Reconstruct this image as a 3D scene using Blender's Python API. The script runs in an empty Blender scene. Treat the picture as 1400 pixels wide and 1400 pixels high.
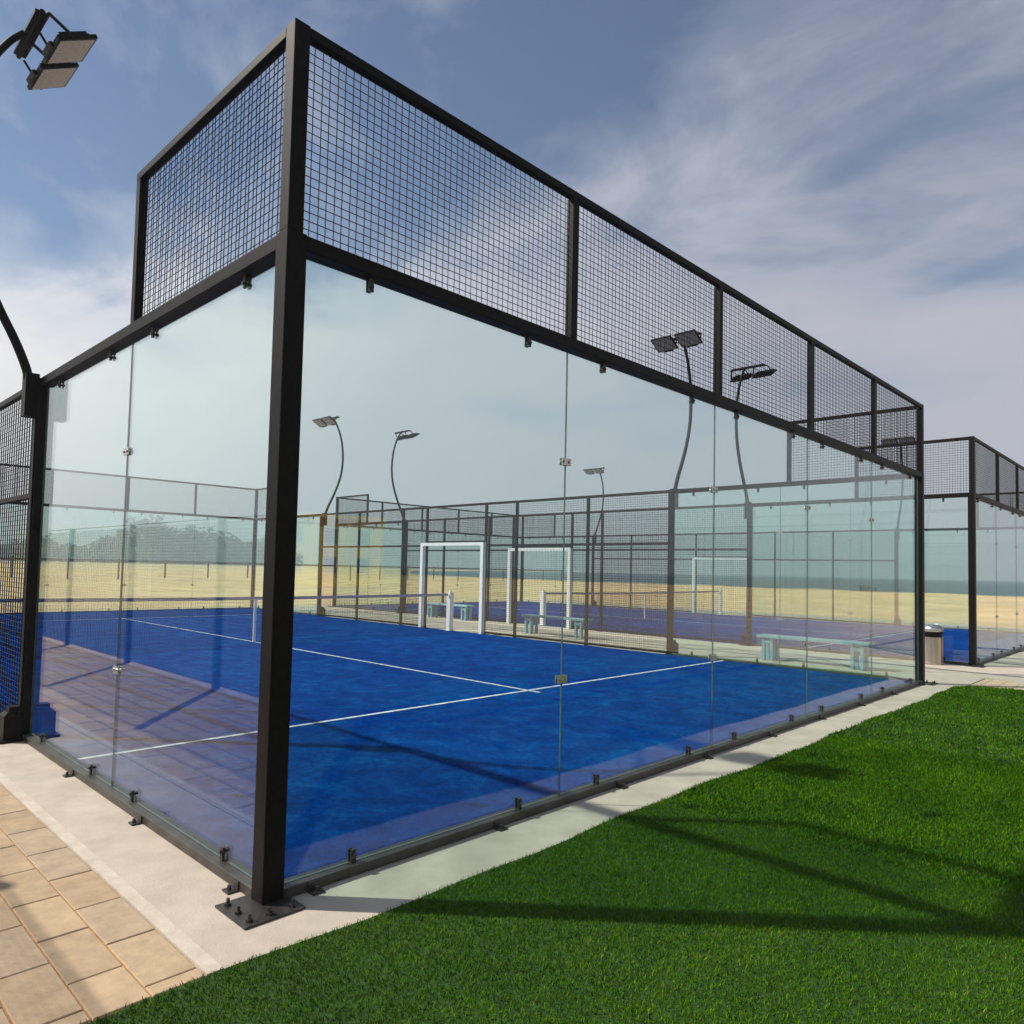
import bpy, math, random
import numpy as np
from mathutils import Vector, Matrix
random.seed(7); rng = np.random.default_rng(11)
sc = bpy.context.scene
COL = sc.collection
R = math.radians

# ------------------------------------------------------------------ materials
def new_mat(name):
    m = bpy.data.materials.new(name); m.use_nodes = True
    nt = m.node_tree; nt.nodes.clear()
    out = nt.nodes.new('ShaderNodeOutputMaterial')
    return m, nt, out
def nd(nt, t, **kw):
    n = nt.nodes.new(t)
    for k, v in kw.items():
        if k in ('operation', 'blend_type', 'data_type', 'noise_dimensions', 'feature', 'distance', 'musgrave_type', 'bands_direction', 'clamp', 'use_clamp', 'interpolation_type'):
            setattr(n, k, v)
        else:
            n.inputs[k].default_value = v
    return n
def ramp(nt, fac, stops):
    r = nt.nodes.new('ShaderNodeValToRGB')
    e = r.color_ramp.elements
    while len(e) > len(stops): e.remove(e[-1])
    while len(e) < len(stops): e.new(0.5)
    for el, (p, c) in zip(e, stops):
        el.position = p; el.color = (*c, 1) if len(c) == 3 else c
    nt.links.new(fac, r.inputs[0])
    return r.outputs[0]
def mat_noise(name, c1, c2, scale=8, rough=.8, bump=0, bscale=60, metal=0, detail=6, lo=.35, hi=.65, spec=.5, c3=None, s3=1.0, amt3=.5, stretch=None):
    m, nt, out = new_mat(name); L = nt.links
    tc = nt.nodes.new('ShaderNodeTexCoord')
    src = tc.outputs['Object']
    if stretch:
        mp = nt.nodes.new('ShaderNodeMapping'); mp.inputs['Scale'].default_value = stretch
        L.new(src, mp.inputs[0]); src = mp.outputs[0]
    n = nd(nt, 'ShaderNodeTexNoise', Scale=scale, Detail=detail, Roughness=.6)
    L.new(src, n.inputs['Vector'])
    col = ramp(nt, n.outputs['Fac'], [(lo, c1), (hi, c2)])
    if c3 is not None:
        n3 = nd(nt, 'ShaderNodeTexNoise', Scale=s3, Detail=4, Roughness=.6)
        L.new(src, n3.inputs['Vector'])
        f = ramp(nt, n3.outputs['Fac'], [(.5, (0, 0, 0)), (.72, (amt3,) * 3)])
        mx = nt.nodes.new('ShaderNodeMixRGB'); L.new(f, mx.inputs[0]); L.new(col, mx.inputs[1]); mx.inputs[2].default_value = (*c3, 1)
        col = mx.outputs[0]
    b = nt.nodes.new('ShaderNodeBsdfPrincipled')
    L.new(col, b.inputs['Base Color'])
    b.inputs['Roughness'].default_value = rough; b.inputs['Metallic'].default_value = metal
    b.inputs['Specular IOR Level'].default_value = spec
    if bump:
        n2 = nd(nt, 'ShaderNodeTexNoise', Scale=bscale, Detail=8, Roughness=.7)
        L.new(src, n2.inputs['Vector'])
        bp = nd(nt, 'ShaderNodeBump', Strength=bump, Distance=.01)
        L.new(n2.outputs['Fac'], bp.inputs['Height']); L.new(bp.outputs[0], b.inputs['Normal'])
    L.new(b.outputs[0], out.inputs[0])
    return m

M = {}
M['black'] = mat_noise('black_powder_coat', (.004, .003, .0025), (.010, .007, .006), 30, .5, .15, 300, spec=.12)
M['beam'] = mat_noise('worn_base_beam', (.025, .021, .017), (.06, .054, .046), 6, .42, .2, 200, spec=.5)
M['wire'] = mat_noise('black_wire', (.004, .004, .006), (.009, .008, .010), 20, .6, spec=.15)
M['bolt'] = mat_noise('bolt_steel', (.02, .018, .017), (.07, .06, .055), 90, .4, metal=.3)
M['chrome'] = mat_noise('clamp_steel', (.45, .45, .44), (.62, .61, .6), 60, .28, metal=.9)
M['concrete'] = mat_noise('pale_concrete', (.46, .40, .32), (.585, .51, .42), 3.5, .85, .35, 90, c3=(.40, .34, .28), s3=1.3, amt3=.45, detail=10)
M['kerb'] = mat_noise('kerb_concrete', (.52, .45, .36), (.64, .57, .47), 9, .85, .3, 120)
M['sand'] = mat_noise('beach_sand', (.57, .38, .19), (.78, .55, .31), .35, .95, .9, 5, c3=(.40, .30, .17), s3=.06, amt3=.6, detail=12)
M['jointsand'] = mat_noise('joint_sand', (.30, .15, .06), (.50, .28, .12), 25, .95, .3, 120)
M['white'] = mat_noise('white_paint', (.72, .72, .74), (.82, .82, .82), 14, .45, .1, 60)
M['tape'] = mat_noise('net_tape', (.20, .18, .36), (.30, .27, .48), 14, .7)
M['line'] = mat_noise('line_white', (.34, .42, .56), (.80, .82, .85), 14, .8, .3, 300, detail=8)
M['bench'] = mat_noise('bench_turquoise', (.16, .34, .42), (.24, .44, .52), 8, .4)
M['sea'] = mat_noise('sea_water', (.02, .055, .075), (.04, .085, .10), .05, .35, .6, .6)
M['leaf'] = mat_noise('far_foliage', (.035, .06, .025), (.09, .11, .045), .25, .8)
M['steelbin'] = mat_noise('bin_steel', (.40, .34, .28), (.56, .49, .42), 12, .28, metal=.85, stretch=(1, 1, .1))
M['lens'] = mat_noise('lamp_lens', (.16, .17, .18), (.24, .25, .26), 40, .15)
M['wall_y'] = mat_noise('yellow_render', (.80, .58, .08), (.88, .68, .12), 2, .85, .3, 30)
M['wall_w'] = mat_noise('cream_render', (.62, .56, .42), (.72, .66, .5), 2, .85, .3, 30)
M['winb'] = mat_noise('window_glass_blue', (.05, .12, .17), (.09, .18, .23), 2, .08)
M['timber'] = mat_noise('weathered_timber', (.05, .04, .03), (.12, .09, .06), 9, .8, .4, 40, stretch=(1, 1, .2))
M['pitch'] = mat_noise('pitch_blue', (.01, .06, .2), (.02, .09, .27), 4, .9, .4, 200)
M['soil'] = mat_noise('lawn_backing', (.014, .045, .002), (.03, .085, .003), 60, .95, .4, 200, detail=8)

# blue court turf with silica sand brushed into it
def mk_turf():
    m, nt, out = new_mat('blue_turf'); L = nt.links
    tc = nt.nodes.new('ShaderNodeTexCoord')
    fine = nd(nt, 'ShaderNodeTexNoise', Scale=130, Detail=6, Roughness=.75); L.new(tc.outputs['Object'], fine.inputs['Vector'])
    mid = nd(nt, 'ShaderNodeTexNoise', Scale=3.2, Detail=9, Roughness=.68, Distortion=.5); L.new(tc.outputs['Object'], mid.inputs['Vector'])
    big = nd(nt, 'ShaderNodeTexNoise', Scale=.45, Detail=4, Roughness=.5); L.new(tc.outputs['Object'], big.inputs['Vector'])
    a = ramp(nt, mid.outputs['Fac'], [(.32, (.0, .022, .18)), (.52, (.0, .042, .26)), (.72, (.001, .085, .32)), (.88, (.02, .19, .38))])
    b2 = ramp(nt, big.outputs['Fac'], [(.35, (.72, .72, .85)), (.7, (1.15, 1.25, 1.05))])
    mx = nt.nodes.new('ShaderNodeMixRGB'); mx.blend_type = 'MULTIPLY'; mx.inputs[0].default_value = 1
    L.new(a, mx.inputs[1]); L.new(b2, mx.inputs[2])
    f2 = ramp(nt, fine.outputs['Fac'], [(.3, (.55, .55, .6)), (.7, (1.4, 1.4, 1.3))])
    mx2 = nt.nodes.new('ShaderNodeMixRGB'); mx2.blend_type = 'MULTIPLY'; mx2.inputs[0].default_value = .8
    L.new(mx.outputs[0], mx2.inputs[1]); L.new(f2, mx2.inputs[2])
    md = nd(nt, 'ShaderNodeTexNoise', Scale=24, Detail=8, Roughness=.75, Distortion=.4); L.new(tc.outputs['Object'], md.inputs['Vector'])
    f4 = ramp(nt, md.outputs['Fac'], [(.36, (.55, .6, .72)), (.5, (1, 1, 1)), (.66, (2.2, 1.7, 1.35))])
    mx4 = nt.nodes.new('ShaderNodeMixRGB'); mx4.blend_type = 'MULTIPLY'; mx4.inputs[0].default_value = .85
    L.new(mx2.outputs[0], mx4.inputs[1]); L.new(f4, mx4.inputs[2]); mx2 = mx4
    # small pale grains of sand
    v = nd(nt, 'ShaderNodeTexNoise', Scale=420, Detail=1); L.new(tc.outputs['Object'], v.inputs['Vector'])
    g = ramp(nt, v.outputs['Fac'], [(.68, (0, 0, 0)), (.74, (.35, .35, .35))])
    mx3 = nt.nodes.new('ShaderNodeMixRGB'); L.new(g, mx3.inputs[0]); L.new(mx2.outputs[0], mx3.inputs[1]); mx3.inputs[2].default_value = (.10, .24, .36, 1)
    b = nt.nodes.new('ShaderNodeBsdfPrincipled'); L.new(mx3.outputs[0], b.inputs['Base Color'])
    b.inputs['Roughness'].default_value = .95; b.inputs['Specular IOR Level'].default_value = .0
    bp = nd(nt, 'ShaderNodeBump', Strength=.7, Distance=.01); L.new(fine.outputs['Fac'], bp.inputs['Height']); L.new(bp.outputs[0], b.inputs['Normal'])
    L.new(b.outputs[0], out.inputs[0])
    return m
M['turf'] = mk_turf()

# toughened glass: angle-dependent (Schlick) reflection over a pale green transmission
def mk_glass(name, tint):
    m, nt, out = new_mat(name); L = nt.links
    geo = nt.nodes.new('ShaderNodeNewGeometry')
    dot = nt.nodes.new('ShaderNodeVectorMath'); dot.operation = 'DOT_PRODUCT'
    L.new(geo.outputs['Normal'], dot.inputs[0]); L.new(geo.outputs['Incoming'], dot.inputs[1])
    ab = nd(nt, 'ShaderNodeMath', operation='ABSOLUTE'); L.new(dot.outputs['Value'], ab.inputs[0])
    inv = nd(nt, 'ShaderNodeMath', operation='SUBTRACT'); inv.inputs[0].default_value = 1; L.new(ab.outputs[0], inv.inputs[1])
    pw = nd(nt, 'ShaderNodeMath', operation='POWER'); L.new(inv.outputs[0], pw.inputs[0]); pw.inputs[1].default_value = 5
    ma = nd(nt, 'ShaderNodeMath', operation='MULTIPLY_ADD'); L.new(pw.outputs[0], ma.inputs[0]); ma.inputs[1].default_value = .95; ma.inputs[2].default_value = .046
    tr = nt.nodes.new('ShaderNodeBsdfTransparent'); tr.inputs[0].default_value = (*tint, 1)
    gl = nt.nodes.new('ShaderNodeBsdfGlossy'); gl.inputs['Roughness'].default_value = 0.0; gl.inputs[0].default_value = (1, 1, 1, 1)
    mx = nt.nodes.new('ShaderNodeMixShader'); L.new(ma.outputs[0], mx.inputs[0]); L.new(tr.outputs[0], mx.inputs[1]); L.new(gl.outputs[0], mx.inputs[2])
    tc = nt.nodes.new('ShaderNodeTexCoord')
    dn = nd(nt, 'ShaderNodeTexNoise', Scale=1.3, Detail=9, Roughness=.72, Distortion=.6); L.new(tc.outputs['Object'], dn.inputs['Vector'])
    dz = ramp(nt, dn.outputs['Fac'], [(.45, (.0005,) * 3), (.75, (.012,) * 3)])
    df = nt.nodes.new('ShaderNodeBsdfDiffuse'); df.inputs[0].default_value = (.6, .56, .5, 1)
    m2 = nt.nodes.new('ShaderNodeMixShader'); L.new(dz, m2.inputs[0]); L.new(mx.outputs[0], m2.inputs[1]); L.new(df.outputs[0], m2.inputs[2])
    L.new(m2.outputs[0], out.inputs[0])
    return m
M['glass'] = mk_glass('toughened_glass', (.918, .982, .958))
M['gedge'] = mat_noise('glass_edge', (.06, .10, .09), (.10, .14, .13), 20, .2)

def mk_paver():
    m, nt, out = new_mat('sandstone_paver'); L = nt.links
    tc = nt.nodes.new('ShaderNodeTexCoord'); geo = nt.nodes.new('ShaderNodeNewGeometry')
    base = ramp(nt, geo.outputs['Random Per Island'], [(0, (.42, .305, .195)), (.35, (.48, .35, .22)), (.7, (.54, .40, .25)), (1, (.46, .36, .25))])
    n = nd(nt, 'ShaderNodeTexNoise', Scale=7, Detail=9, Roughness=.7); L.new(tc.outputs['Object'], n.inputs['Vector'])
    f = ramp(nt, n.outputs['Fac'], [(.3, (.70, .68, .66)), (.7, (1.12, 1.1, 1.08))])
    mx = nt.nodes.new('ShaderNodeMixRGB'); mx.blend_type = 'MULTIPLY'; mx.inputs[0].default_value = 1; L.new(base, mx.inputs[1]); L.new(f, mx.inputs[2])
    b = nt.nodes.new('ShaderNodeBsdfPrincipled'); L.new(mx.outputs[0], b.inputs['Base Color']); b.inputs['Roughness'].default_value = .85
    n2 = nd(nt, 'ShaderNodeTexNoise', Scale=160, Detail=8, Roughness=.7); L.new(tc.outputs['Object'], n2.inputs['Vector'])
    bp = nd(nt, 'ShaderNodeBump', Strength=.35, Distance=.004); L.new(n2.outputs['Fac'], bp.inputs['Height']); L.new(bp.outputs[0], b.inputs['Normal'])
    L.new(b.outputs[0], out.inputs[0]); return m
M['paver'] = mk_paver()
def mk_apron():
    m, nt, out = new_mat('paved_apron'); L = nt.links
    tc = nt.nodes.new('ShaderNodeTexCoord')
    br = nt.nodes.new('ShaderNodeTexBrick'); L.new(tc.outputs['Object'], br.inputs['Vector'])
    br.inputs['Scale'].default_value = 1; br.inputs['Brick Width'].default_value = .4; br.inputs['Row Height'].default_value = .19; br.inputs['Mortar Size'].default_value = .006
    br.inputs['Color1'].default_value = (.52, .39, .26, 1); br.inputs['Color2'].default_value = (.62, .47, .31, 1); br.inputs['Mortar'].default_value = (.2, .12, .06, 1)
    b = nt.nodes.new('ShaderNodeBsdfPrincipled'); L.new(br.outputs[0], b.inputs['Base Color']); b.inputs['Roughness'].default_value = .85
    L.new(b.outputs[0], out.inputs[0]); return m
M['apron'] = mk_apron()
def mk_blade():
    m, nt, out = new_mat('grass_blade'); L = nt.links
    geo = nt.nodes.new('ShaderNodeNewGeometry'); tc = nt.nodes.new('ShaderNodeTexCoord')
    c = ramp(nt, geo.outputs['Random Per Island'], [(0, (.018, .075, .0)), (.4, (.046, .145, .0)), (.85, (.088, .225, .001)), (1, (.20, .30, .01))])
    n = nd(nt, 'ShaderNodeTexNoise', Scale=1.6, Detail=5, Roughness=.6); L.new(tc.outputs['Object'], n.inputs['Vector'])
    f = ramp(nt, n.outputs['Fac'], [(.33, (.55, .65, .6)), (.67, (1.3, 1.15, 1.05))])
    mx = nt.nodes.new('ShaderNodeMixRGB'); mx.blend_type = 'MULTIPLY'; mx.inputs[0].default_value = 1; L.new(c, mx.inputs[1]); L.new(f, mx.inputs[2])
    b = nt.nodes.new('ShaderNodeBsdfPrincipled'); L.new(mx.outputs[0], b.inputs['Base Color'])
    b.inputs['Roughness'].default_value = .9; b.inputs['Specular IOR Level'].default_value = .0
    L.new(b.outputs[0], out.inputs[0]); return m
M['blade'] = mk_blade()

# ------------------------------------------------------------------ mesh helpers
class MB:
    def __init__(s): s.v = []; s.f = []; s.mi = []
    def add(s, vs, fs, mi=0):
        o = len(s.v); s.v += [tuple(v) for v in vs]; s.f += [tuple(i + o for i in f) for f in fs]; s.mi += [mi] * len(fs)
    def box(s, x0, y0, z0, x1, y1, z1, mi=0, bev=0):
        if bev:
            # chamfered vertical profile: outline octagon-ish in all edges of the top
            b = bev
            r0 = [(x0, y0, z0), (x1, y0, z0), (x1, y1, z0), (x0, y1, z0)]
            r1 = [(x0, y0, z1 - b), (x1, y0, z1 - b), (x1, y1, z1 - b), (x0, y1, z1 - b)]
            r2 = [(x0 + b, y0 + b, z1), (x1 - b, y0 + b, z1), (x1 - b, y1 - b, z1), (x0 + b, y1 - b, z1)]
            F = [(3, 2, 1, 0), (8, 9, 10, 11)]
            for i in range(4):
                j = (i + 1) % 4; F += [(i, j, 4 + j, 4 + i), (4 + i, 4 + j, 8 + j, 8 + i)]
            s.add(r0 + r1 + r2, F, mi); return s
        v = [(x0, y0, z0), (x1, y0, z0), (x1, y1, z0), (x0, y1, z0), (x0, y0, z1), (x1, y0, z1), (x1, y1, z1), (x0, y1, z1)]
        s.add(v, [(3, 2, 1, 0), (4, 5, 6, 7), (0, 1, 5, 4), (1, 2, 6, 5), (2, 3, 7, 6), (3, 0, 4, 7)], mi); return s
    def tube(s, pts, rad, n=10, mi=0, cap=True):
        P = [Vector(p) for p in pts]; m = len(P)
        rads = rad if isinstance(rad, (list, tuple)) else [rad] * m
        up = None; rings = []
        for i in range(m):
            d = (P[min(i + 1, m - 1)] - P[max(i - 1, 0)]).normalized()
            if up is None:
                up = Vector((0, 0, 1)) if abs(d.z) < .9 else Vector((1, 0, 0))
            a = (up - d * up.dot(d)).normalized(); b = d.cross(a); up = a
            rings.append([P[i] + (a * math.cos(2 * math.pi * k / n) + b * math.sin(2 * math.pi * k / n)) * rads[i] for k in range(n)])
        v = [q for r in rings for q in r]; f = []
        for i in range(m - 1):
            for k in range(n):
                k2 = (k + 1) % n; f.append((i * n + k, i * n + k2, (i + 1) * n + k2, (i + 1) * n + k))
        if cap: f += [tuple(range(n - 1, -1, -1)), tuple((m - 1) * n + k for k in range(n))]
        s.add(v, f, mi); return s
    def bar(s, p, q, w, mi=0): return s.tube([p, q], w * .7071, 4, mi)
    def mesh(s, name, mats, smooth=False):
        me = bpy.data.meshes.new(name); me.from_pydata(s.v, [], s.f); me.validate(); me.update()
        for m in (mats if isinstance(mats, (list, tuple)) else [mats]): me.materials.append(m)
        if len(s.mi) == len(me.polygons): me.polygons.foreach_set('material_index', s.mi)
        if smooth: me.polygons.foreach_set('use_smooth', [True] * len(me.polygons))
        return me
    def build(s, name, mats, parent=None, loc=None, smooth=False):
        return link(name, s.mesh(name, mats, smooth), parent, loc)
def link(name, me, parent=None, loc=None, rz=0):
    o = bpy.data.objects.new(name, me); COL.objects.link(o)
    if parent: o.parent = parent
    if loc: o.location = loc
    if rz: o.rotation_euler[2] = rz
    return o
def tag(o, label=None, cat=None, group=None, kind=None):
    if label: o['label'] = label
    if cat: o['category'] = cat
    if group: o['group'] = group
    if kind: o['kind'] = kind
    return o
def empty(name, loc, label, cat, group=None):
    o = bpy.data.objects.new(name, None); COL.objects.link(o); o.location = loc; o.empty_display_size = .2
    return tag(o, label, cat, group)
def copy_tree(o, parent=None):
    c = o.copy(); COL.objects.link(c); c.parent = parent
    for ch in list(o.children): copy_tree(ch, c)
    return c
def grid(name, x0, y0, x1, y1, z, mat, nx=1, ny=1, kind='structure', fn=None, label=None):
    X = np.linspace(x0, x1, nx + 1); Y = np.linspace(y0, y1, ny + 1)
    v = [(x, y, z + (fn(x, y) if fn else 0)) for y in Y for x in X]
    f = [(j * (nx + 1) + i, j * (nx + 1) + i + 1, (j + 1) * (nx + 1) + i + 1, (j + 1) * (nx + 1) + i) for j in range(ny) for i in range(nx)]
    me = bpy.data.meshes.new(name); me.from_pydata(v, [], f); me.materials.append(mat)
    if fn: me.polygons.foreach_set('use_smooth', [True] * len(me.polygons))
    return tag(link(name, me), label, kind=kind)

# ------------------------------------------------------------------ court dimensions (metres)
W, L = 10.16, 20.4
ZG, ZT = 3.05, 4.05          # top of the glass wall / of the mesh above it
C2 = 13.25                   # west side of the second court

# ------------------------------------------------------------------ ground
grid('sand', -2500, -2500, 2500, 2500, -.06, M['sand'])
def dune(x, y):
    e = min(x + 60, 84 - x, y - 22.6, 150 - y) if x < 27 else min(x - 27.6, 84 - x, y + 60, 150 - y)
    e = max(0, min(1, e / 4))
    return e * (.10 + .10 * math.sin(x * .31 + 1.3 * math.sin(y * .17)) + .07 * math.sin(y * .53 + x * .21))
grid('dunes', -60, -60, 84, 150, -.05, M['sand'], 150, 210, fn=dune)
mb = MB()   # sea, beyond a slightly bent shoreline
sh = [(90, -2400), (84, -60), (83, 15), (85, 45), (93, 95), (103, 130), (190, 240), (420, 420), (1200, 900), (2400, 1500)]
n = len(sh); v = [(x, y, -.03) for x, y in sh] + [(2450, y, -.03) for x, y in sh]
mb.add(v, [(i, n + i, n + i + 1, i + 1) for i in range(n - 1)]); o = mb.build('sea', M['sea']); tag(o, kind='structure')

mb = MB(); mb.box(-16, -34, -.3, 27.2, 22.3, -.012); tag(mb.build('paving', M['apron']), kind='structure')
# concrete the courts stand on
mb = MB()
mb.box(-.335, -.46, -.2, 11.6, 21.2, 0.0)
mb.box(11.6, -.9, -.2, 26.2, 21.2, 0.001)
mb.box(11.3, -3.2, -.2, 12.9, -.9, 0.0)
tag(mb.build('concrete_slab', M['concrete']), kind='structure')
mb = MB()
y = -.355
mb.box(-.398, -.36, -.2, -.338, 21.2, .004); tag(mb.build('kerb', M['kerb']), kind='structure')
# blocks of the path along the side wall, laid in a running bond
mb = MB(); g = .004
for r in range(10):
    xa = -.402 - r * .189; xb = xa - .189
    yy = -.277 - .403 * (1 if r % 2 == 0 else .5)
    while yy < 21.2:
        a, b = max(yy, -.357), yy + .403
        if b - a > .03:
            dz = random.uniform(-.0012, .0012)
            mb.box(xb + g, a + g, -.05, xa - g * .6, b - g, -.001 + dz, bev=.003)
        yy += .403
tag(mb.build('paved_path', M['paver']), 'pale sandstone block path beside the court', kind='structure')
grid('path_bedding', -2.32, -.357, -.402, 21.2, -.006, M['jointsand'])
grid('sports_pitch', -15.8, -3.0, -2.34, 21.2, -.004, M['pitch'])

# lawn of artificial grass: backing sheet and blades
def lawn_edge(x): return -.385 - .02 * math.sin(x * 1.7) - .012 * math.sin(x * 5.3)
mb = MB()
LX0, LX1, LY0 = -6.0, 10.55, -24.0
xs = np.linspace(LX0, LX1 - .5, 60)
def corner(x):
    return lawn_edge(x)
top = [(x, corner(x), .003) for x in xs]
for k in range(1, 10):
    a = k / 9 * math.pi / 2; top.append((LX1 - .5 + .5 * math.sin(a), corner(LX1 - .5) - .5 + .5 * math.cos(a), .003))
bot = [(LX1, LY0, .003), (LX0, LY0, .003)]
mb.add(top + bot, [tuple(range(len(top) + 2))[::-1]])
soil = mb.build('lawn_base', M['soil']); tag(soil, kind='structure')
CX, CY, CZ = -1.6287, -3.0440, 1.5081
def blades(N, x0, x1, y0, y1, wid, hgt):
    x = rng.uniform(x0, x1, N); y = rng.uniform(y0, y1, N)
    edge = -.385 - .02 * np.sin(x * 1.7) - .012 * np.sin(x * 5.3)
    ok = y < edge + rng.normal(0, .006, N)
    dx = x - (LX1 - .5); dy = y - (lawn_edge(LX1 - .5) - .5)
    ok &= ~((dx > 0) & (dy > 0) & (dx * dx + dy * dy > .25))
    x = x[ok]; y = y[ok]; n = len(x)
    a = rng.uniform(0, 2 * np.pi, n); t = rng.uniform(0, 2 * np.pi, n)
    h = hgt * rng.uniform(.55, 1.15, n); w = wid * rng.uniform(.7, 1.3, n); lean = h * rng.uniform(.1, .9, n)
    dxw, dyw = np.cos(a) * w, np.sin(a) * w; lx, ly = np.cos(t) * lean, np.sin(t) * lean
    z0 = np.full(n, .002)
    V = np.stack([
        np.stack([x - dxw, y - dyw, z0], 1), np.stack([x + dxw, y + dyw, z0], 1),
        np.stack([x + dxw * .8 + lx * .35, y + dyw * .8 + ly * .35, h * .6], 1), np.stack([x - dxw * .8 + lx * .35, y - dyw * .8 + ly * .35, h * .6], 1),
        np.stack([x + lx, y + ly, h], 1)], 1).reshape(-1, 3)
    i = np.arange(n)[:, None] * 5
    F = np.concatenate([i + 0, i + 1, i + 2, i + 0, i + 2, i + 3, i + 3, i + 2, i + 4], 1).reshape(-1, 3)
    return V, F
parts = [blades(250000, -1.4, 2.6, -3.0, -.3, .0013, .019), blades(150000, 2.6, 5.6, -4.0, -.3, .0024, .022),
         blades(70000, 5.6, 10.6, -4.6, -.3, .0045, .025), blades(14000, -6, -1.4, -4.5, -.3, .004, .027)]
VV = []; FF = []; off = 0
for V, F in parts: VV.append(V); FF.append(F + off); off += len(V)
VV = np.concatenate(VV); FF = np.concatenate(FF)
me = bpy.data.meshes.new('grass'); me.vertices.add(len(VV)); me.vertices.foreach_set('co', VV.astype(np.float32).ravel())
me.loops.add(FF.size); me.loops.foreach_set('vertex_index', FF.astype(np.int32).ravel())
me.polygons.add(len(FF)); me.polygons.foreach_set('loop_start', np.arange(0, FF.size, 3, dtype=np.int32)); me.polygons.foreach_set('loop_total', np.full(len(FF), 3, dtype=np.int32))
me.update(calc_edges=True); me.materials.append(M['blade'])
tag(link('grass', me), 'short bright green artificial grass in front of the glass court', kind='stuff')

# ------------------------------------------------------------------ woven wire panels (shared meshes)
_wm = {}
def wire_mesh(w, h, cell=.0435, t=.0037):
    key = (round(w, 3), round(h, 3))
    if key in _wm: return _wm[key]
    mb = MB(); nx = max(1, round(w / cell)); nz = max(1, round(h / cell)); r = t * .7071
    for i in range(nx + 1):
        x = w * i / nx; y = .002 if i % 2 else -.002
        mb.tube([(x, y, 0), (x, y, h)], r, 4, cap=False)
    for j in range(nz + 1):
        z = h * j / nz; mb.tube([(0, 0, z), (w, 0, z)], r, 4, cap=False)
    _wm[key] = mb.mesh('wire_mesh', M['wire']); return _wm[key]

class Wall:
    """One side of a cage. u runs along the wall, n points to the outside, both in the cage's own frame."""
    def __init__(s, root, o, u, n): s.root, s.o, s.u, s.n = root, Vector(o), Vector(u), Vector(n)
    def P(s, a, d, z): return s.o + s.u * a + s.n * d + Vector((0, 0, z))   # d is 0 on the outside face, negative inwards
    def boxm(s, mb, a0, d0, z0, a1, d1, z1, mi=0, bev=0):
        p, q = s.P(a0, d0, z0), s.P(a1, d1, z1)
        mb.box(min(p.x, q.x), min(p.y, q.y), z0, max(p.x, q.x), max(p.y, q.y), z1, mi, bev); return mb
    def box(s, name, a0, d0, z0, a1, d1, z1, mat='black', parent=None):
        return s.boxm(MB(), a0, d0, z0, a1, d1, z1).build(name, M[mat], parent or s.root)
    def wires(s, a0, a1, z0, z1, d=-.035):
        p, q = s.P(a0, d, z0), s.P(a1, d, z0)
        rz = math.atan2(q.y - p.y, q.x - p.x)
        return link('mesh_panel', wire_mesh(a1 - a0, z1 - z0), s.root, p, rz)
    def pane(s, a0, a1):
        g = .0013; d0, d1 = -.050, -.062; z0, z1 = .052, ZG - .052
        mb = MB(); s.boxm(mb, a0 + g, d0, z0, a1 - g, d1, z1)
        # faces across the wall are glass, the ground edges are darker
        for i, f in enumerate(mb.f):
            pts = [Vector(mb.v[k]) for k in f]; nn = (pts[1] - pts[0]).cross(pts[2] - pts[0]).normalized()
            mb.mi[i] = 0 if abs(nn.dot(s.n)) > .5 else 1
        gp = mb.build('glass_panel', [M['glass'], M['gedge']], s.root)
        if not hasattr(s, 'nclamp'): s.nclamp = 0
        for a in (a0 + .39, a1 - .39):
            mb = MB(); s.boxm(mb, a - .013, -.036, .0505, a + .013, -.049, .115); s.boxm(mb, a - .013, -.063, .0505, a + .013, -.071, .115)
            mb.tube([s.P(a, -.026, .095), s.P(a, -.078, .095)], .009, 8); mb.build('clamp', M['bolt'], gp)
            mb = MB(); s.boxm(mb, a - .013, -.036, ZG - .14, a + .013, -.049, ZG - .0725); s.boxm(mb, a - .013, -.063, ZG - .14, a + .013, -.071, ZG - .0725)
            mb.tube([s.P(a, -.026, ZG - .118), s.P(a, -.078, ZG - .118)], .009, 8); mb.build('clamp', M['bolt'], gp)
        return gp
    def joint(s, a):
        for z in (.80, 2.23):
            mb = MB()
            s.boxm(mb, a - .045, -.042, z - .024, a + .045, -.049, z + .024); s.boxm(mb, a - .045, -.063, z - .024, a + .045, -.070, z + .024)
            for k in (-.026, .026): mb.tube([s.P(a + k, -.034, z), s.P(a + k, -.078, z)], .010, 8)
            mb.build('joint_plate', M['chrome'], s.root)
    def anchor(s, a):
        mb = MB(); s.boxm(mb, a - .03, .055, 0.001, a + .03, -.001, .009); s.boxm(mb, a - .03, .008, .009, a + .03, .0005, .045)
        mb.tube([s.P(a, .034, .008), s.P(a, .034, .03)], .010, 6); mb.build('anchor_bracket', M['bolt'], s.root)

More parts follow.
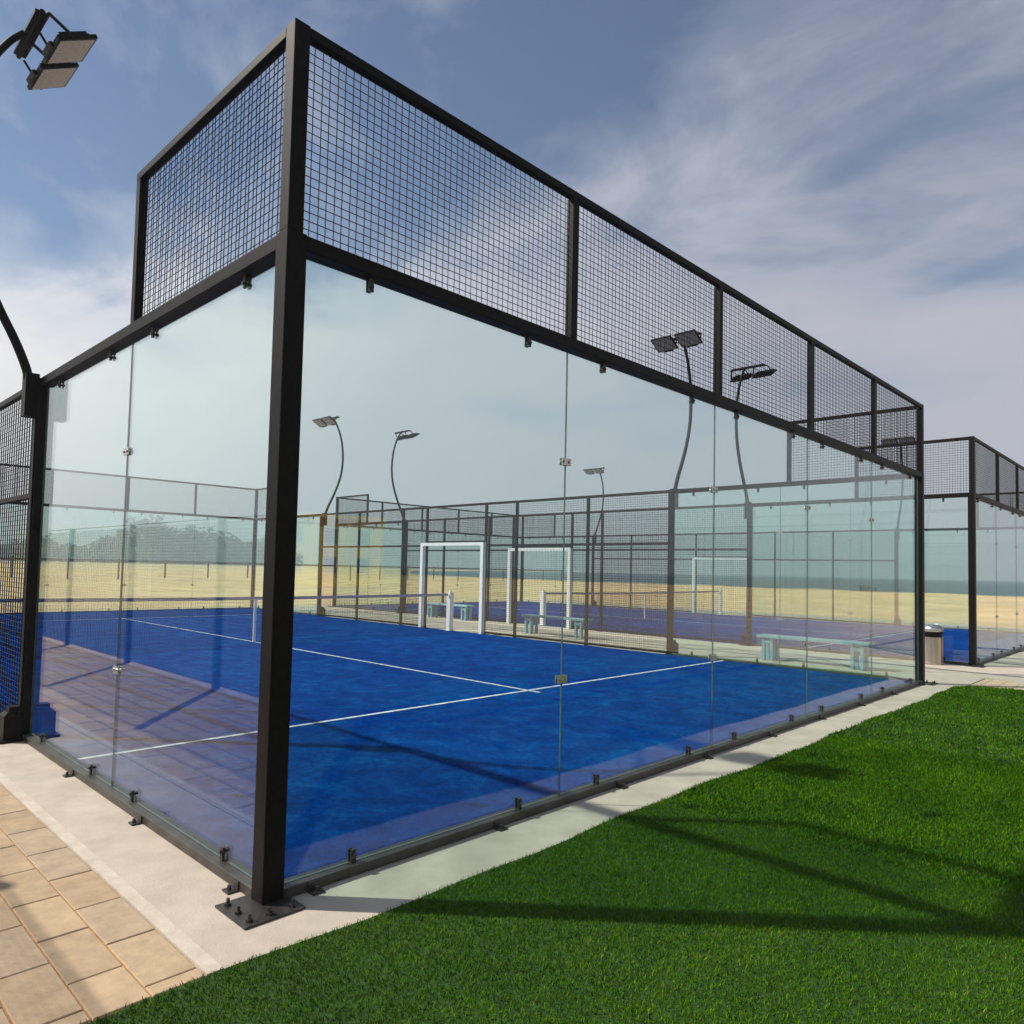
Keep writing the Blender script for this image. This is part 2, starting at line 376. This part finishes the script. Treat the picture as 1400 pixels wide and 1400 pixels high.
SY = [4.2, 6.15, 8.15, 9.13]
def side_posts(): return SY + [L - y for y in reversed(SY)]
def build_cage(name, loc, label, side_label=None):
    root = empty(name, loc, label, 'sports court cage')
    walls = {'near': Wall(root, (0, 0, 0), (1, 0, 0), (0, -1, 0)), 'far': Wall(root, (0, L, 0), (1, 0, 0), (0, 1, 0)),
             'west': Wall(root, (0, 0, 0), (0, 1, 0), (-1, 0, 0)), 'east': Wall(root, (W, 0, 0), (0, 1, 0), (1, 0, 0))}
    bt = .072   # height of the rails
    for k in ('near', 'far'):
        w = walls[k]
        js = [.045, 2.08, 4.08, 6.08, 8.08, W - .045]
        w.box('base_beam', .102, 0, .002, W - .102, -.10, .05, 'beam')
        w.box('glass_rail', .102, .002, ZG - bt, W - .102, -.092, ZG)
        w.box('top_rail', .082, 0, ZT - .05, W - .082, -.05, ZT)
        for a, b in zip(js, js[1:]): w.pane(max(a, .105), min(b, W - .105))
        for a in js[1:-1]:
            w.joint(a); w.box('post', a - .03, -.001, ZG + .001, a + .03, -.055, ZT - .051)
        for a, b in zip(js, js[1:]):
            w.wires((.085 if a < 1 else a + .031), (W - .085 if b > W - 1 else b - .031), ZG + .004, ZT - .055)
        for i in range(9): w.anchor(.25 + i * 1.21)
    for k in ('west', 'east'):
        w = walls[k]
        for s in (0, 1):
            T = (lambda a: a) if s == 0 else (lambda a: L - a)
            def seg(a, b): return (T(a), T(b)) if s == 0 else (T(b), T(a))
            a, b = seg(.102, 4.13)
            w.box('base_beam', a, .001, .002, b, -.10, .05, 'beam')
            w.box('glass_rail', a, .001, ZG - bt, b, -.092, ZG)
            a1, b1 = seg(.105, 2.12); w.pane(a1, b1); a1, b1 = seg(2.12, 4.125); w.pane(a1, b1); w.joint(T(2.12))
            a, b = seg(.082, 2.02); w.box('top_rail', a, .001, ZT - .05, b, -.05, ZT)
            a, b = seg(1.96, 2.02); w.box('post', a, -.001, ZG + .001, b, -.055, ZT - .051)
            a, b = seg(.084, 1.958); w.wires(a, b, ZG + .004, ZT - .055)
            for q in (.25, 1.46, 2.75): w.anchor(T(q))
        sp = side_posts()
        for i, a in enumerate(sp):
            big = i in (0, len(sp) - 1); hw = .05 if big else .027
            w.box('post', a - hw, 0.004 if big else .0, .002, a + hw, -.072 if big else -.055, ZG - .001 if not big else ZG + .002)
            if big: continue
            mb = MB(); w.boxm(mb, a - .09, .05, .001, a + .09, .0055, .012); mb.build('foot_plate', M['bolt'], root)
        w.box('top_rail', sp[0] + .062, .001, ZG - .05, sp[-1] - .062, -.05, ZG + .001)
        for i in range(len(sp) - 1):
            a, b = sp[i], sp[i + 1]; ha = .062 if i == 0 else .037; hb = .062 if i == len(sp) - 2 else .037
            gate = (i == len(sp) // 2 - 1)
            if gate:
                w.box('middle_rail', a + ha, 0, 2.13, b - hb, -.05, 2.17); w.wires(a + ha, b - hb, 2.175, ZG - .055)
            else:
                w.box('middle_rail', a + ha, 0, 2.035, b - hb, -.05, 2.075); w.wires(a + ha, b - hb, 2.08, ZG - .055)
                w.box('bottom_rail', a + ha, 0, .03, b - hb, -.05, .07); w.wires(a + ha, b - hb, .075, 2.03)
    # corner posts: full height below, slimmer square above, foot plate with bolts
    for cx, cy, sx, sy in ((0, 0, 1, 1), (W, 0, -1, 1), (0, L, 1, -1), (W, L, -1, -1)):
        def bx(mb, a, b, z0, c, d, z1):
            xx = sorted((cx + sx * a, cx + sx * c)); yy = sorted((cy + sy * b, cy + sy * d)); mb.box(xx[0], yy[0], z0, xx[1], yy[1], z1)
        mb = MB(); bx(mb, -.004, -.004, .011, .1, .1, ZG + .004); mb.build('corner_post', M['black'], root)
        mb = MB(); bx(mb, -.002, -.002, ZG + .005, .08, .08, ZT + .004); mb.build('corner_post', M['black'], root)
        mb = MB(); bx(mb, -.15, -.14, .0015, -.0005, .14, .0105); bx(mb, -.0005, -.14, .0015, .13, -.0005, .0105)
        pl = mb.build('base_plate', M['bolt'], root)
        for a, b in ((-.11, -.10), (-.11, .0), (-.11, .10), (-.02, -.10), (.09, -.10)):
            mb = MB(); c = (cx + sx * a, cy + sy * b)
            mb.tube([(*c, .0106), (*c, .022)], .016, 6); mb.tube([(*c, .0222), (*c, .042)], .008, 8); mb.build('bolt', M['bolt'], pl)
    return root
def soften(o, w=.004):
    b = o.modifiers.new('bevel', 'BEVEL'); b.width = w; b.segments = 2; b.limit_method = 'ANGLE'
cage1 = build_cage('court_cage', (0, 0, 0), 'near black framed glass and wire mesh court cage with its corner post in front')

for ch in cage1.children:
    if ch.name.split('.')[0] in ('corner_post', 'glass_rail', 'base_beam', 'top_rail'): soften(ch)
def build_floor(x0):
    mb = MB(); mb.box(x0 + .101, .101, .003, x0 + W - .101, L - .101, .02); t = mb.build('court_turf', M['turf']); tag(t, kind='structure')
    mb = MB(); z = .024; h = .025
    for yy in (3.1, L - 3.1): mb.add([(x0 + .11, yy - h, z), (x0 + W - .11, yy - h, z), (x0 + W - .11, yy + h, z), (x0 + .11, yy + h, z)], [(0, 1, 2, 3)])
    mb.add([(x0 + W / 2 - h, 2.9, z + .002), (x0 + W / 2 + h, 2.9, z + .002), (x0 + W / 2 + h, L - 2.9, z + .002), (x0 + W / 2 - h, L - 2.9, z + .002)], [(0, 1, 2, 3)])
    t = mb.build('court_lines', M['line']); tag(t, kind='structure')
build_floor(0); build_floor(C2)

# ------------------------------------------------------------------ net
def build_net(loc, label):
    r = empty('court_net', loc, label, 'net', 'nets across the courts')
    mb = MB(); n = 230
    x0, x1 = .22, W - .22
    def top(x): return .86 - .03 * (1 - ((x - W / 2) / (W / 2)) ** 2)
    for i in range(n + 1):
        x = x0 + (x1 - x0) * i / n; mb.tube([(x, 0, .03), (x, 0, top(x))], 0.0021, 3, cap=False)
    for j in range(14):
        k = j / 13; mb.tube([(x0 + (x1 - x0) * q / 8, 0, .03 + (top(x0 + (x1 - x0) * q / 8) - .03) * k) for q in range(9)], 0.0021, 3, cap=False)
    mb.build('net_mesh', M['wire'], r)
    mb = MB()
    q = [x0 + (x1 - x0) * i / 12 for i in range(13)]
    for a, b in zip(q, q[1:]):
        for s in (1,):
            v = [(a, -.01, top(a) - .01), (b, -.01, top(b) - .01), (b, -.01, top(b) + .05), (a, -.01, top(a) + .05), (a, .01, top(a) - .01), (b, .01, top(b) - .01), (b, .01, top(b) + .05), (a, .01, top(a) + .05)]
            mb.add(v, [(0, 1, 2, 3), (7, 6, 5, 4), (3, 2, 6, 7), (4, 5, 1, 0)])
    mb.build('net_tape', M['tape'], r)
    mb = MB(); xm = W / 2; mb.box(xm - .025, -.014, .022, xm + .025, .014, .84); mb.build('centre_strap', M['white'], r)
    for x in (.14, W - .14):
        mb = MB(); mb.box(x - .06, -.06, .03, x + .06, .06, .93); mb.tube([(x, 0, .931), (x, 0, .97)], .035, 10); mb.box(x - .09, -.09, .0205, x + .09, .09, .03)
        mb.build('net_post', M['white'], r)
    return r
net1 = build_net((0, L / 2, 0), 'long net with violet tape across the near blue court')
net2 = copy_tree(net1); net2.location.x = C2; net2['label'] = 'net across the second court, seen beyond the turquoise benches'

# ------------------------------------------------------------------ white padded gateway frames
gate = empty('gateway_frame', (W - .035, L / 2, 0), 'white gateway frame in the east side of the near court, around its net post', 'gateway frame', 'white gateway frames of the courts')
hs = 1.09
for s in (-1, 1):
    mb = MB(); mb.box(-.047, s * hs - .047, .022, .047, s * hs + .047, 2.05); mb.build('upright', M['white'], gate)
mb = MB(); mb.box(-.045, -hs - .045, 2.0505, .045, hs + .045, 2.125); mb.build('crossbar', M['white'], gate)
# stands on the court side of the steel posts
gate.location.x = W - .13
for x, lab in ((C2 - .075, 'white gateway frame in the west side of the second court, between the benches'),
               (C2 + W - .13, 'farthest white gateway frame, in the east side of the second court')):
    c = copy_tree(gate); c.location = (x, L / 2, -.02 if x < C2 + 1 else 0); c['label'] = lab

# ------------------------------------------------------------------ curved floodlight masts
def build_mast(loc, label):
    r = empty('floodlight_mast', loc, label, 'floodlight mast', 'curved floodlight masts of the courts')
    # local +x is away from the court; the mast leans out and comes back over
    mb = MB(); mb.box(.0, -.12, .0015, .16, .12, .02); mb.box(.0, -.08, .0202, .13, .09, .24, bev=.03); mb.box(.0, -.045, .2402, .09, .055, .28)
    mb.build('base_block', M['black'], r)
    mb = MB(); mb.box(.0, -.03, .2802, .012, .03, ZG - .34); mb.build('backing_strip', M['black'], r)
    mb = MB(); mb.box(.0, -.06, ZG - .338, .10, .06, ZG + .03); mb.build('mounting_bracket', M['black'], r)
    ctl = [(.05, .0, 2.95), (.09, .0, 3.12), (.18, .0, 3.34), (.31, .0, 3.6), (.46, .0, 3.95), (.57, .0, 4.32), (.61, .0, 4.68), (.60, .0, 5.0), (.55, .0, 5.32), (.46, -.005, 5.6), (.34, -.01, 5.84), (.24, -.02, 5.97)]
    # Catmull-Rom through the control points
    P = [Vector(c) for c in ctl]; pts = []
    for i in range(len(P) - 1):
        p0, p1, p2, p3 = P[max(i - 1, 0)], P[i], P[i + 1], P[min(i + 2, len(P) - 1)]
        for k in range(4):
            t = k / 4; pts.append(.5 * ((2 * p1) + (p2 - p0) * t + (2 * p0 - 5 * p1 + 4 * p2 - p3) * t * t + (3 * p1 - p0 - 3 * p2 + p3) * t ** 3))
    pts.append(P[-1]); n = len(pts)
    mb = MB(); mb.tube(pts, [.038 - .013 * i / n for i in range(n)], 12)
    mb.build('curved_pole', M['black'], r, smooth=True)
    mb = MB(); mb.box(.15, -.40, 5.955, .245, .32, 5.985); mb.tube([(.2, -.43, 5.965), (.2, .35, 5.965)], .022, 8)
    mb.build('crossbar', M['black'], r)
    for yc in (-.31, .20):
        fx, fz = -.03, 5.815; tilt = R(31)
        def T(p):   # lamp frame -> local (tilted so the lens faces down and towards the court)
            x, y, z = p; return (fx + x * math.cos(tilt) + z * math.sin(tilt), yc + y, fz - x * math.sin(tilt) + z * math.cos(tilt))
        def tb(mb, x0, y0, z0, x1, y1, z1):
            vv = [(x0, y0, z0), (x1, y0, z0), (x1, y1, z0), (x0, y1, z0), (x0, y0, z1), (x1, y0, z1), (x1, y1, z1), (x0, y1, z1)]
            mb.add([T(v) for v in vv], [(3, 2, 1, 0), (4, 5, 6, 7), (0, 1, 5, 4), (1, 2, 6, 5), (2, 3, 7, 6), (3, 0, 4, 7)])
        mb = MB(); tb(mb, -.18, -.215, 0, .15, .215, .03); tb(mb, -.14, -.18, .0302, .11, .18, .052)
        for i in range(9): tb(mb, -.13, -.17 + i * .041, .0522, .10, -.162 + i * .041, .075)
        tb(mb, .152, -.10, .002, .18, .10, .04)
        fl = mb.build('floodlight', M['black'], r)
        mb = MB(); tb(mb, -.16, -.195, -.006, .13, .195, -.0005); mb.build('lens', M['lens'], fl)
        mb = MB()
        for s in (-1, 1):
            p0, p1 = T((.03, s * .225, .02)), (.16, yc + s * .15, 5.955)
            mb.bar(p0, p1, .02); mb.tube([T((.03, s * .217, .02)), T((.03, s * .235, .02))], .02, 8)
        mb.bar((.16, yc - .15, 5.955), (.16, yc + .15, 5.985), .022); mb.build('yoke', M['black'], fl)
    return r
mast = build_mast((-.007, 4.2, 0), 'curved floodlight mast at the left, with its lamp head in the top left corner')
mast.rotation_euler[2] = 0; mast.scale = (-1, 1, 1)
def mast_copy(x, y, flip, fy, lab):
    c = copy_tree(mast); c.location = (x, y, 0); c.scale = (-1 if flip else 1, fy, 1); c['label'] = lab
mast_copy(W + .007, 4.2, False, 1, 'floodlight mast of the near court with two square lamp heads seen through the mesh')
mast_copy(C2 - .007, 4.2, True, 1, 'floodlight mast of the second court standing just right of its taller-looking twin')
mast_copy(W + .007, L - 4.2, False, -1, 'far floodlight mast on the left, bowing to the right beside the corner post')
mast_copy(C2 - .007, L - 4.2, True, -1, 'far floodlight mast bowing to the left, above the left end of the benches')
mast_copy(C2 + W + .007, L - 4.2, False, -1, 'distant straight-looking floodlight mast in the middle of the view')
mast_copy(C2 + W + .007, 4.2, False, 1, 'rightmost floodlight mast, its lamp head behind the mesh by the far corner post')

cage2 = copy_tree(cage1); cage2.location.x = C2; cage2['label'] = 'second glass and mesh court cage standing at the right beyond the concrete strip'

# ------------------------------------------------------------------ benches
def build_bench(loc, rz, label):
    r = empty('bench', loc, label, 'bench', 'turquoise benches between the courts'); r.rotation_euler[2] = rz
    mb = MB(); mb.box(-.16, -.95, .40, .16, .95, .445, bev=.01); mb.build('seat', M['bench'], r)
    for s in (-1, 1):
        mb = MB()
        mb.box(-.13, s * .76 - .10, .003, -.06, s * .76 - .05, .399); mb.box(.06, s * .76 - .10, .003, .13, s * .76 - .05, .399)
        mb.box(-.13, s * .76 + .05, .003, -.06, s * .76 + .10, .399); mb.box(.06, s * .76 + .05, .003, .13, s * .76 + .10, .399)
        mb.box(-.125, s * .76 - .048, .30, -.065, s * .76 + .048, .36); mb.box(.065, s * .76 - .048, .30, .125, s * .76 + .048, .36)
        mb.build('leg', M['bench'], r)
    return r
b1 = build_bench((11.05, 1.95, 0), 0, 'long turquoise bench nearest the glass, low at the right behind the court')
for x, y, lab in ((11.35, 8.0, 'turquoise bench in front of the white gateway frame of the second court'),
                  (12.85, 13.45, 'far turquoise bench seen behind the net post of the near court')):
    c = copy_tree(b1); c.location = (x, y, 0); c['label'] = lab

# ------------------------------------------------------------------ litter bin
r = empty('litter_bin', (12.98, .60, 0), 'round steel litter bin with a black band and domed lid, between the two courts', 'litter bin')
def ring(mb, prof, n=28):
    v = []; f = []
    for rr, z in prof:
        for k in range(n): a = 2 * math.pi * k / n; v.append((rr * math.cos(a), rr * math.sin(a), z))
    for i in range(len(prof) - 1):
        for k in range(n): f.append((i * n + k, i * n + (k + 1) % n, (i + 1) * n + (k + 1) % n, (i + 1) * n + k))
    f += [tuple(range(n - 1, -1, -1)), tuple((len(prof) - 1) * n + k for k in range(n))]
    mb.add(v, f); return mb
ring(MB(), [(.17, .003), (.175, .03), (.165, .04), (.165, .48)]).build('body', M['steelbin'], r, smooth=False)
ring(MB(), [(.15, .482), (.15, .545), (.172, .547), (.172, .575)]).build('opening_band', M['black'], r)
ring(MB(), [(.172, .577), (.172, .62), (.155, .665), (.10, .695), (.02, .705)]).build('lid', M['chrome'], r, smooth=True)

# ------------------------------------------------------------------ low mesh fence between the path and the pitch (camera's left)
r = empty('boundary_fence', (-2.2, 0, 0), 'low black wire fence along the far edge of the block path', 'fence')
ys = [-.36 + 3.0 * i for i in range(8)]
for yy in ys:
    mb = MB(); mb.box(-.035, yy - .035, .0, .035, yy + .035, 2.06); mb.build('post', M['black'], r)
for a, b in zip(ys, ys[1:]):
    mb = MB(); mb.box(-.006, a + .036, 2.045, .006, b - .036, 2.058); mb.build('rail', M['black'], r)
    link('mesh_panel', wire_mesh(b - a - .072, 1.95), r, (0, a + .036, .05), math.pi / 2)

# ------------------------------------------------------------------ beach: timber rail fence, distant wood
r = empty('beach_fence', (0, 0, 0), 'long dark timber rail fence far out on the sand', 'fence')
fa, fb = Vector((-14, 64, 0)), Vector((76, 62, 0)); dirf = (fb - fa); Lf = dirf.length; dirf.normalize()
mb = MB(); mb.bar(fa + Vector((0, 0, 1.50)), fb + Vector((0, 0, 1.50)), .12); mb.build('rail', M['timber'], r)
nf = 24
for i in range(nf + 1):
    p = fa + dirf * (Lf * i / nf); mb = MB(); mb.bar(p + Vector((0, .14, -.05)), p + Vector((0, .14, 1.62 + .1 * random.random())), .11); mb.build('post', M['timber'], r)

r = empty('timber_breakwater', (80.6, 23.5, 0), 'low dark timber breakwater at the edge of the sea on the right', 'breakwater'); r.rotation_euler[2] = R(35)
for i in range(6):
    mb = MB(); mb.tube([(-2.2, .0, .06 + i * .0), (-2.2, .0, .5)], .08, 8) if i == 0 else mb.tube([(-2.2 + i * .88, .16, -.1), (-2.2 + i * .88, .16, .62)], .08, 8); mb.build('post', M['timber'], r)
for i in range(3):
    mb = MB(); mb.box(-2.3, -.05, .05 + i * .16, 2.4, .05, .19 + i * .16); mb.build('plank', M['timber'], r)
mbv = []; mbf = []
def leafball(cx, cy, cz, rx, rz, n, s):
    th = rng.uniform(0, 2 * np.pi, n); ph = np.arccos(rng.uniform(-1, 1, n)); rr = rng.uniform(.55, 1.06, n)
    x = cx + rx * rr * np.sin(ph) * np.cos(th); y = cy + rx * rr * np.sin(ph) * np.sin(th); z = np.maximum(cz + rz * rr * np.cos(ph), .1)
    c = np.stack([x, y, z], 1)
    A = rng.normal(0, 1, (n, 3)); A /= np.linalg.norm(A, axis=1)[:, None]; B = np.cross(A, rng.normal(0, 1, (n, 3))); B /= np.linalg.norm(B, axis=1)[:, None]
    sz = s * rng.uniform(.5, 1.3, n)[:, None]
    V = np.stack([c - A * sz, c + B * sz * .6, c + A * sz, c - B * sz * .6], 1).reshape(-1, 3); mbv.append(V)
def wood_h(x):
    return 3 * (5.0 + 1.6 * math.sin(x * .11 + .5) + 1.3 * math.sin(x * .31) + (4.4 if x > 66 else 0))
x = 6.0
while x < 112:
    h = max(9.0, wood_h(x) * random.uniform(.82, 1.12))
    yc = 596 + random.uniform(-22, 22); rx = random.uniform(6.5, 12)
    leafball(3 * x, yc, h * .55, rx, h * .5, 420, 1.5)
    leafball(3 * x + random.uniform(-6, 6), yc + random.uniform(-9, 9), h * .28, rx * 1.2, h * .32, 300, 1.6)
    x += random.uniform(1.1, 2.4)
V = np.concatenate(mbv); F = np.arange(len(V), dtype=np.int32).reshape(-1, 4)
me = bpy.data.meshes.new('far_wood'); me.from_pydata(V.tolist(), [], F.tolist()); me.materials.append(M['leaf'])
tag(link('far_wood', me), 'hazy grey green wood beyond the sand on the left', kind='stuff')

# ------------------------------------------------------------------ club house behind the camera (seen mirrored in the glass)
r = empty('club_house', (24.5, -43, 0), 'pale yellow club house mirrored in the glass left of the net', 'building')
mb = MB(); mb.box(-7, -5, -.3, 7, 0, 4.9); mb.build('wall', M['wall_y'], r)
mb = MB(); mb.box(-7.3, -5.3, 4.905, 7.3, .5, 5.2); mb.build('roof', M['wall_y'], r)
for i in range(5):
    xx = -5.6 + i * 2.8
    for z0, z1 in ((.9, 2.2), (3.0, 4.3)):
        mb = MB(); mb.box(xx - .6, .003, z0, xx + .6, .08, z1); wn = mb.build('window', M['wall_w'], r)
        mb = MB(); mb.box(xx - .5, .083, z0 + .1, xx + .5, .1, z1 - .1); mb.build('pane', M['winb'], wn)
for i in range(6):
    xx = -7 + i * 2.8; mb = MB(); mb.box(xx - .15, .12, -.01, xx + .15, .42, 4.9); mb.build('column', M['wall_y'], r)

# ------------------------------------------------------------------ camera
p = [-1.6286766009055367, -3.044020858539461, 1.5081258837182285, 0.8044382262887171, 0.04660971616097676, 0.022133979522805512, 998.611665532796, 700.8453204177364, 732.1675076306096]
yaw, pitch, roll = p[3:6]
f = Vector((math.sin(yaw) * math.cos(pitch), math.cos(yaw) * math.cos(pitch), math.sin(pitch)))
r0 = f.cross(Vector((0, 0, 1))).normalized(); u0 = r0.cross(f)
c, s = math.cos(roll), math.sin(roll); rr = c * r0 + s * u0; uu = -s * r0 + c * u0
cam = bpy.data.cameras.new('camera'); co = bpy.data.objects.new('camera', cam); COL.objects.link(co)
mw = Matrix((rr, uu, -f)).transposed().to_4x4(); mw.translation = Vector(p[:3]); co.matrix_world = mw
cam.sensor_width = 36; cam.sensor_fit = 'HORIZONTAL'; cam.lens = p[6] / 1400 * 36
cam.shift_x = -(p[7] - 700) / 1400; cam.shift_y = (p[8] - 700) / 1400
cam.clip_start = .05; cam.clip_end = 6000
sc.camera = co

# ------------------------------------------------------------------ light
sd = Vector((-.705, .80, 1.0)).normalized()      # towards the sun
sun = bpy.data.lights.new('sun', 'SUN'); so = bpy.data.objects.new('sun', sun); COL.objects.link(so)
so.rotation_euler = sd.to_track_quat('Z', 'Y').to_euler(); sun.energy = 4.8; sun.angle = R(.9); sun.color = (1, .93, .84)
el = math.asin(sd.z); az = math.atan2(sd.x, sd.y)   # clockwise from +Y
w = bpy.data.worlds.new('World'); sc.world = w; w.use_nodes = True; nt = w.node_tree; nt.nodes.clear(); Lk = nt.links
out = nt.nodes.new('ShaderNodeOutputWorld'); bg = nt.nodes.new('ShaderNodeBackground'); bg.inputs[1].default_value = .085
sky = nt.nodes.new('ShaderNodeTexSky'); sky.sky_type = 'NISHITA'; sky.sun_disc = False; sky.sun_elevation = el; sky.sun_rotation = az
sky.air_density = 1.0; sky.dust_density = .3; sky.ozone_density = 3.0; sky.altitude = 600
tc = nt.nodes.new('ShaderNodeTexCoord'); sep = nt.nodes.new('ShaderNodeSeparateXYZ'); Lk.new(tc.outputs['Generated'], sep.inputs[0])
zz = nd(nt, 'ShaderNodeMath', operation='MAXIMUM'); Lk.new(sep.outputs['Z'], zz.inputs[0]); zz.inputs[1].default_value = 0
za = nd(nt, 'ShaderNodeMath', operation='ADD'); Lk.new(zz.outputs[0], za.inputs[0]); za.inputs[1].default_value = .16
dx = nd(nt, 'ShaderNodeMath', operation='DIVIDE'); Lk.new(sep.outputs['X'], dx.inputs[0]); Lk.new(za.outputs[0], dx.inputs[1])
dy = nd(nt, 'ShaderNodeMath', operation='DIVIDE'); Lk.new(sep.outputs['Y'], dy.inputs[0]); Lk.new(za.outputs[0], dy.inputs[1])
cmb = nt.nodes.new('ShaderNodeCombineXYZ'); Lk.new(dx.outputs[0], cmb.inputs[0]); Lk.new(dy.outputs[0], cmb.inputs[1])
mp = nt.nodes.new('ShaderNodeMapping'); Lk.new(cmb.outputs[0], mp.inputs[0]); mp.inputs['Rotation'].default_value = (0, 0, R(25)); mp.inputs['Scale'].default_value = (1, .75, 1); mp.inputs['Location'].default_value = (5.5, 2.0, 0)
n1 = nd(nt, 'ShaderNodeTexNoise', Scale=.75, Detail=9, Roughness=.56, Distortion=.35); Lk.new(mp.outputs[0], n1.inputs['Vector'])
n2 = nd(nt, 'ShaderNodeTexNoise', Scale=2.6, Detail=10, Roughness=.6, Distortion=.6); Lk.new(mp.outputs[0], n2.inputs['Vector'])
sm = nd(nt, 'ShaderNodeMath', operation='MULTIPLY_ADD'); Lk.new(n2.outputs['Fac'], sm.inputs[0]); sm.inputs[1].default_value = .35; Lk.new(n1.outputs['Fac'], sm.inputs[2])
hz = ramp(nt, sep.outputs['Z'], [(0, (.5,) * 3), (.12, (.36,) * 3), (.38, (.09,) * 3), (.6, (0,) * 3)])
s2 = nd(nt, 'ShaderNodeMath', operation='ADD'); Lk.new(sm.outputs[0], s2.inputs[0]); Lk.new(hz, s2.inputs[1])
cf = ramp(nt, s2.outputs[0], [(.60, (0,) * 3), (.69, (.25,) * 3), (.77, (.70,) * 3), (.92, (.97,) * 3)])
# clouds scatter more light towards the viewer near the sun
sdn = nt.nodes.new('ShaderNodeVectorMath'); sdn.operation = 'DOT_PRODUCT'; Lk.new(tc.outputs['Generated'], sdn.inputs[0]); sdn.inputs[1].default_value = tuple(sd)
cc = ramp(nt, sdn.outputs['Value'], [(0, (5.1, 5.2, 5.9)), (.3, (5.9, 6.0, 6.7)), (.6, (9.2, 9.1, 9.1)), (.95, (11, 10.6, 10))])
mx = nt.nodes.new('ShaderNodeMixRGB'); Lk.new(cf, mx.inputs[0]); Lk.new(sky.outputs[0], mx.inputs[1]); Lk.new(cc, mx.inputs[2])
Lk.new(mx.outputs[0], bg.inputs[0]); Lk.new(bg.outputs[0], out.inputs[0])

# air: pale sea haze
HAZE = True
if HAZE:
    mb = MB(); mb.box(-1100, -1100, -1.2, 1100, 1100, 60)
    m, nth, oh = new_mat('sea_haze'); pv = nth.nodes.new('ShaderNodeVolumePrincipled')
    pv.inputs['Color'].default_value = (.82, .9, .95, 1); pv.inputs['Density'].default_value = .0011; pv.inputs['Anisotropy'].default_value = .2
    nth.links.new(pv.outputs[0], oh.inputs['Volume']); tag(mb.build('haze', m), kind='stuff')

sc.view_settings.view_transform = 'Standard'; sc.view_settings.look = 'None'; sc.view_settings.exposure = 0.22; sc.view_settings.gamma = 1
sc.render.engine = 'CYCLES'
cy = sc.cycles
cy.use_denoising = True; cy.max_bounces = 8; cy.glossy_bounces = 5; cy.diffuse_bounces = 3; cy.transparent_max_bounces = 48; cy.volume_bounces = 0
cy.caustics_reflective = False; cy.caustics_refractive = False; cy.sample_clamp_indirect = 6
try: cy.denoising_prefilter = 'ACCURATE'
except Exception: pass
